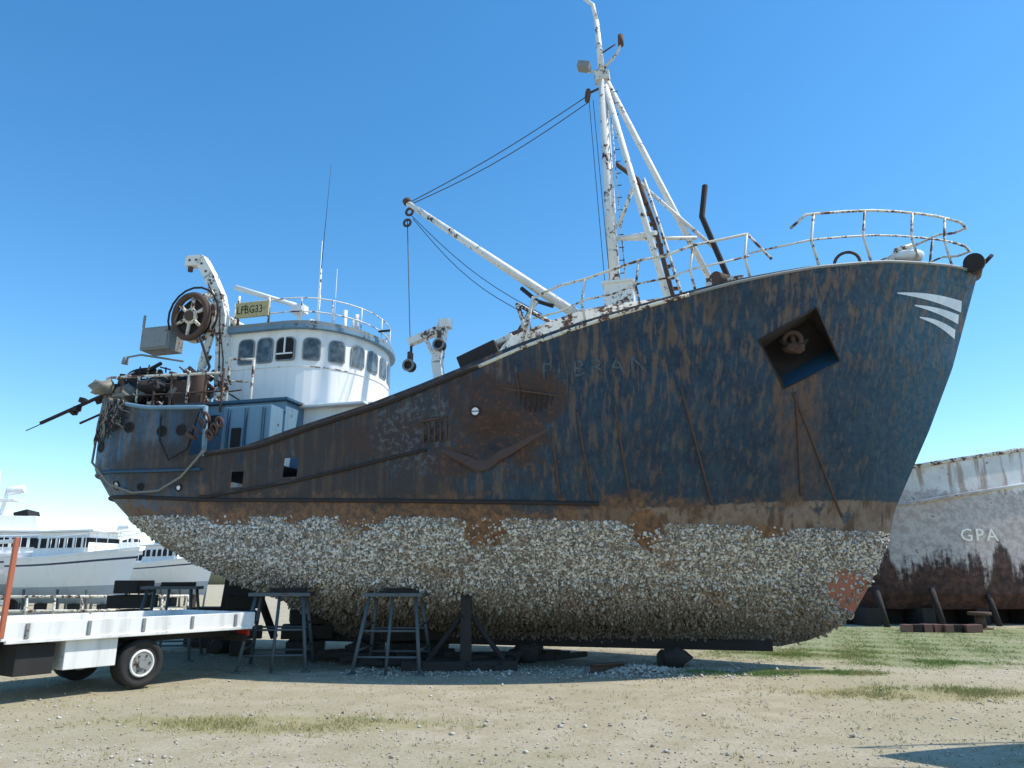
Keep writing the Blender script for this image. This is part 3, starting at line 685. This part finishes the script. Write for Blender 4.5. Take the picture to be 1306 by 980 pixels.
def cruiser(loc,rot,L=10,z0=.7,fly=True,name='motor_cruiser'):
    b=B(name,None,loc,rot,.03)
    hullshape(b,L,L*.33,z0,z0+1.9,BW,HULLSHADE)
    zc=z0+1.85
    b.box((-.05*L,0,zc+.55),(L*.5,L*.25,1.1),BW,taper=.9); b.box((-.05*L,0,zc+.65),(L*.47,L*.25,.4),DARK)
    for x in np.linspace(-.24*L,.14*L,6): b.box((x,0,zc+.65),(.12,L*.256,.44),BW)
    b.box((-.05*L,0,zc+1.15),(L*.56,L*.27,.08),BW)
    if fly:
        b.box((-.05*L,0,zc+1.5),(L*.28,L*.2,.7),BW,taper=.85); b.box((0,0,zc+1.9),(L*.06,L*.17,.35),DARK,ry=-.3)
        b.path([(-.12*L,0,zc+1.6),(-.1*L,0,zc+3.2)],.09,BW); b.tube((-.1*L,0,zc+3.0),(-.03*L,0,zc+3.15),.2,BW); b.box((-.1*L,0,zc+2.6),(.9,.9,.08),BW)
        b.tube((-.14*L,.3,zc+1.9),(-.16*L,.3,zc+4.0),.02,BW,seg=5)
    for sd in (-1,1):
        p=[(x,sd*L*.155*(1-max(0,(x/L-.05)/.5)**1.8),z0+2.65+.4*(x/L+.3)) for x in np.linspace(-.1*L,.47*L,9)]
        b.path(p,.025,BW,5)
        for q in p: b.tube((q[0],q[1],q[2]-.75),q,.02,BW,seg=5)
    for x in (-.3*L,0,.25*L):
        for sd in (-1,1): b.tube((x,sd*.8,0),(x,sd*.9,z0+.6),.06,STEEL)
        b.box((x,0,z0/2),(.3,.4,z0),TIMB)
    return b.done()
cruiser((-22.5,35,0),.25,9.5); cruiser((-33,47,0),.5,12,True); cruiser((-18.6,33,0),-.35,6.5,.6,False,'runabout_boat')
cruiser((-30,60,0),.1,11); cruiser((-44,52,0),.3,12); cruiser((-21,48,0),-.6,8)
b=B('slipway_cradle',None,(-17,28,0),.2)
for x in np.linspace(-5,5,12): b.tube((x,0,0),(x,0,1.0),.05,CREAM,seg=6)
b.path([(-5,0,1.0),(5,0,1.0)],.05,CREAM); b.path([(-5,0,.5),(5,0,.5)],.05,CREAM); b.box((0,1.5,.35),(10,.3,.25),GREY); b.done()
# old hull on the right
g=G('old_hull_paint',.75); X,Y_,Z=g.xyz(); nm=g.noise(.8,5,.65); nf=g.noise(4,5,.7); st=g.noise(2.5,4,.6,(1,1,.12))
c=g.mix(g.rg(nm,.4,.6),(.66,.62,.58),(.78,.76,.73)); c=g.mix(g.rg(st,.54,.64,0,.7),c,(.30,.17,.11))
zn=g.m_('ADD',Z,g.m_('MULTIPLY',g.m_('SUBTRACT',nf,.5),1.2))
c=g.mix(g.rg(zn,4.9,4.65),c,g.mix(g.rg(nf,.4,.6),(.43,.35,.32),(.60,.52,.48)))
c=g.mix(g.rg(g.m_('ADD',zn,g.m_('MULTIPLY',g.m_('SUBTRACT',st,.5),4)),2.6,1.9),c,g.mix(g.rg(nf,.4,.6),(.035,.018,.016),(.10,.045,.035)))
g.col(g.mix(g.rg(nf,.61,.69),c,(.16,.085,.06))); g.bump(nf,.3,.03); OLD=g.m
brg=empty('derelict_barge',(19.5,31.5,0),math.radians(7))
b=B('barge_hull',brg)
k=b.mi(OLD); prev=None
def ztop_(x): return 6.3+.16*(x+1)
for i in range(41):
    a=i/40; x=-8+20*a; w=3.5*min(1,(1-abs(2*a-1)**6)+.02); row=[]; zt=ztop_(x)
    for t,zz_ in ((.82,.55),(.95,1.1),(1,2.0),(1,3.2),(1.01,zt-1.4),(1.02,zt-1.3),(1.0,zt-1.28),(1.0,zt)): row.append(b.bm.verts.new((x,-w*t,zz_)))
    for t,zz_ in ((1,zt),(1,1.5),(.82,.55)): row.append(b.bm.verts.new((x,w*t,zz_)))
    if prev:
        for j in range(len(row)-1): f=b.bm.faces.new((prev[j],row[j],row[j+1],prev[j+1])); f.material_index=k
    prev=row
b.path([(-7,-3.5,ztop_(-7)),(11,-3.5,ztop_(11))],.08,CREAM); b.path([(-7,-3.56,ztop_(-7)-1.3),(11,-3.56,ztop_(11)-1.3)],.07,OLD)
b.done()
b=B('barge_supports',brg)
for x in np.linspace(-7,10,9):
    b.box((x,-2.4,.3),(.5,1.0,.6),TIMB); b.tube((x,-3.6,0),(x,-3.2,1.3),.1,DRUST)
b.box((1,-1.5,.35),(18,.5,.7),TIMB)
b.done()
me=textmesh('GPA',.75,1.2)
for v in me.vertices: v.co=Vector((-3.75+v.co.x*.95,-3.6,2.95+v.co.y*.85))
g=G('chalk_lettering',.9); g.col((.84,.80,.70)); me.materials.append(g.m); o=bpy.data.objects.new('barge_letters',me); COL.objects.link(o); o.parent=brg
b=B('rusty_bollard',None,(15.6,26,0)); b.tube((0,0,0),(0,0,.05),.35,RUST,seg=20); b.tube((0,0,.05),(0,0,.45),.16,RUST,seg=20); b.tube((0,0,.45),(0,0,.55),.35,RUST,seg=20); b.done()
BR=paint('old_brick',(.20,.09,.07),.3)
b=B('brick_row',None,(13.4,24.5,0),-.1,.01)
for i in range(8): b.box((i*.3-1,random.uniform(-.1,.1),.12),(.25,.35,.22+.04*random.random()),random.choice([BR,BR,TIMB]),rz=random.uniform(-.25,.25))
b.done()
cruiser((11.0,6.4,0),2.9,10,1.6,True,'offframe_shadow_boat')  # unseen boat, added out of frame to cast the foreground shadow
# ------------------------------------------------------------ ground
g=G('ground_dirt',.95)
n1=g.noise(.25,4,.6); n2=g.noise(1.6,5,.7); n3=g.noise(25,5,.75); n4=g.noise(120,2,.7); vo=g.vor(45)
c=g.mix(g.rg(n2,.35,.65),(.41,.345,.22),(.52,.455,.325)); c=g.mix(g.rg(n1,.42,.65,0,.75),c,(.38,.345,.21))
c=g.mix(g.rg(n3,.43,.66,0,.65),c,(.25,.205,.135)); c=g.mix(g.rg(n4,.55,.72,0,.6),c,(.64,.59,.50)); c=g.mix(g.rg(vo,.14,.05,0,.5),c,(.56,.52,.46))
X,Y_,Z=g.xyz()
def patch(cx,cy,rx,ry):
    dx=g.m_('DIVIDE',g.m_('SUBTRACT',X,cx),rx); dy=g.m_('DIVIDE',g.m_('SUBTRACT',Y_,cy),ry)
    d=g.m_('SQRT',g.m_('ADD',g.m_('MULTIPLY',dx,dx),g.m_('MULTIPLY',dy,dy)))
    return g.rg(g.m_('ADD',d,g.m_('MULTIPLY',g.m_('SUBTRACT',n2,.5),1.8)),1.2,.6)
# shade under the hull, painted into the dirt as a dark patch
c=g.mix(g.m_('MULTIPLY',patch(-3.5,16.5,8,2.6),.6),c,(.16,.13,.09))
GP=[(4.5,14.0,2.0,.45),(10,19,4,3.5),(13,24,7,4),(8.2,15.6,1.8,.8),(-2.8,9.2,2.2,.6),(6.2,11.6,2.2,.8),(6.5,17.5,2.5,1.5)]
for i,q in enumerate(GP): c=g.mix(g.m_('MULTIPLY',patch(*q),g.rg(n3,.35,.6,.35,.9)),c,(.18,.22,.07) if i not in(4,5) else (.34,.30,.14))
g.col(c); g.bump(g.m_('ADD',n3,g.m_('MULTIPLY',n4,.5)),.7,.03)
R=700; nx=90
xs=np.sign(np.linspace(-1,1,nx))*np.abs(np.linspace(-1,1,nx))**3*R
XX,YY=np.meshgrid(xs,xs+10); ZZ=np.zeros_like(XX)
V=np.stack([XX.ravel(),YY.ravel(),ZZ.ravel()],1); idx=np.arange(nx*nx).reshape(nx,nx)
F=np.stack([idx[:-1,:-1].ravel(),idx[:-1,1:].ravel(),idx[1:,1:].ravel(),idx[1:,:-1].ravel()],1)
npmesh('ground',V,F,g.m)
n=22000
r0=rng.random(n); yy=5.5+26*r0**1.6; xx=rng.uniform(-1,1,n)*(yy*.8+1)
hx=rng.normal(2.3,.6,3000); hy=rng.normal(14.1,.35,3000); xx[:3000]=hx; yy[:3000]=hy
xx[3000:5500]=rng.uniform(-3,5,2500); yy[3000:5500]=rng.normal(14.2,.5,2500)
sz=rng.uniform(.006,.018,n)*(1+(rng.random(n)<.04)*1.2); sz[:5500]*=1.6
zz=sz*.3; zz[:3000]+=np.clip(.12-.13*np.hypot((hx-2.3)/.9,(hy-14.1)/.5),0,1)
oc=np.array([[1,0,0],[0,1,0],[-1,0,0],[0,-1,0],[0,0,.7],[0,0,-.5]],float); tf=np.array([[0,1,4],[1,2,4],[2,3,4],[3,0,4],[1,0,5],[2,1,5],[3,2,5],[0,3,5]])
ang=rng.random(n)*6.28; ca,sa=np.cos(ang),np.sin(ang); V=oc[None]*rng.uniform(.6,1.3,(n,6,1))*sz[:,None,None]
V=np.stack([V[...,0]*ca[:,None]-V[...,1]*sa[:,None]+xx[:,None],V[...,0]*sa[:,None]+V[...,1]*ca[:,None]+yy[:,None],V[...,2]+zz[:,None]],-1)
F=(tf[None]+(np.arange(n)*6)[:,None,None]).reshape(-1,3)
g=G('gravel_and_shell',.9); cv=g.vor(20,'Color'); sp=g.n.new('ShaderNodeSeparateXYZ'); g.t.links.new(cv,sp.inputs[0]); g.col(g.mix(sp.outputs[0],(.20,.16,.115),(.66,.62,.54)))
npmesh('gravel',V.reshape(-1,3),F,g.m)
pts=[]
for i,(cx,cy,rx,ry) in enumerate(GP):
    m=int((1500 if i else 8000)*min(3,rx*ry)); pts.append(np.stack([rng.normal(cx,rx*.45,m),rng.normal(cy,ry*.42,m)],1))
m=4500; yy=6+22*rng.random(m)**1.3; pts.append(np.stack([rng.uniform(-1,1,m)*yy*.75,yy],1))
pts=np.concatenate(pts)
keep=(np.sin(pts[:,0]*3.1+pts[:,1])*np.cos(pts[:,1]*2.7-pts[:,0])+rng.normal(0,.4,len(pts)))>.0
pts=pts[keep]; BL=5; m=len(pts)*BL
bx=np.repeat(pts[:,0],BL)+rng.normal(0,.025,m); by=np.repeat(pts[:,1],BL)+rng.normal(0,.025,m); a=rng.random(m)*6.28; hh=rng.uniform(.015,.06,m); w=rng.uniform(.002,.005,m); ln=rng.normal(0,.6,(m,2))*hh[:,None]
V=np.zeros((m,3,3)); V[:,0]=np.stack([bx-np.cos(a)*w,by-np.sin(a)*w,0*bx],1); V[:,1]=np.stack([bx+np.cos(a)*w,by+np.sin(a)*w,0*bx],1); V[:,2]=np.stack([bx+ln[:,0],by+ln[:,1],hh],1)
g=G('grass_blades',.8); n=g.noise(1.5,4); X,Y_,Z=g.xyz(); gg=g.mix(g.rg(n,.45,.65),(.17,.25,.06),(.34,.31,.13)); g.col(g.mix(g.rg(Y_,13,11,0,.8),gg,(.36,.32,.14)))
npmesh('grass',V.reshape(-1,3),np.arange(m*3).reshape(-1,3),g.m)
g=G('distant_scrub',.9); g.col(g.mix(g.noise(.2),(.05,.06,.03),(.09,.09,.05)))
xs=np.linspace(-400,400,260); V=[];F=[]
for i,x in enumerate(xs):
    y=260+20*math.sin(x*.01); V+= [(x,y,0),(x,y,2.2+1.3*rng.random()+math.sin(x*.05)),(x,y+8,0)]
for i in range(len(xs)-1): F+=[(3*i,3*i+3,3*i+4,3*i+1),(3*i+1,3*i+4,3*i+5,3*i+2)]
npmesh('distant_treeline',np.array(V),np.array(F),g.m)
# ------------------------------------------------------------ light, sky, camera
EL=math.radians(55); PHI=math.radians(1)
d=Vector((math.cos(EL)*math.cos(PHI),-math.cos(EL)*math.sin(PHI),math.sin(EL)))
sl=bpy.data.lights.new('sun','SUN'); sl.energy=5.0; sl.angle=math.radians(.5); sl.color=(1,.94,.84)
so=bpy.data.objects.new('sun',sl); COL.objects.link(so); so.rotation_euler=d.to_track_quat('Z','Y').to_euler()
w=bpy.data.worlds.new('World'); scene.world=w; w.use_nodes=True; nt=w.node_tree
sk=nt.nodes.new('ShaderNodeTexSky'); sk.sky_type='NISHITA'; sk.sun_disc=False; sk.sun_elevation=EL; sk.sun_rotation=math.atan2(d.x,d.y); sk.air_density=1.0; sk.dust_density=.2; sk.ozone_density=2.4
hs_=nt.nodes.new('ShaderNodeHueSaturation'); hs_.inputs['Hue'].default_value=.494; hs_.inputs['Saturation'].default_value=1.3; hs_.inputs['Value'].default_value=1.5
nt.links.new(sk.outputs[0],hs_.inputs['Color'])
bg=nt.nodes['Background']; nt.links.new(hs_.outputs[0],bg.inputs[0]); bg.inputs[1].default_value=.15
cam=bpy.data.cameras.new('camera'); co=bpy.data.objects.new('camera',cam); COL.objects.link(co)
co.location=(0,0,1.6); co.rotation_euler=(math.radians(104.7),0,0); cam.lens=26.19; cam.clip_end=3000; scene.camera=co
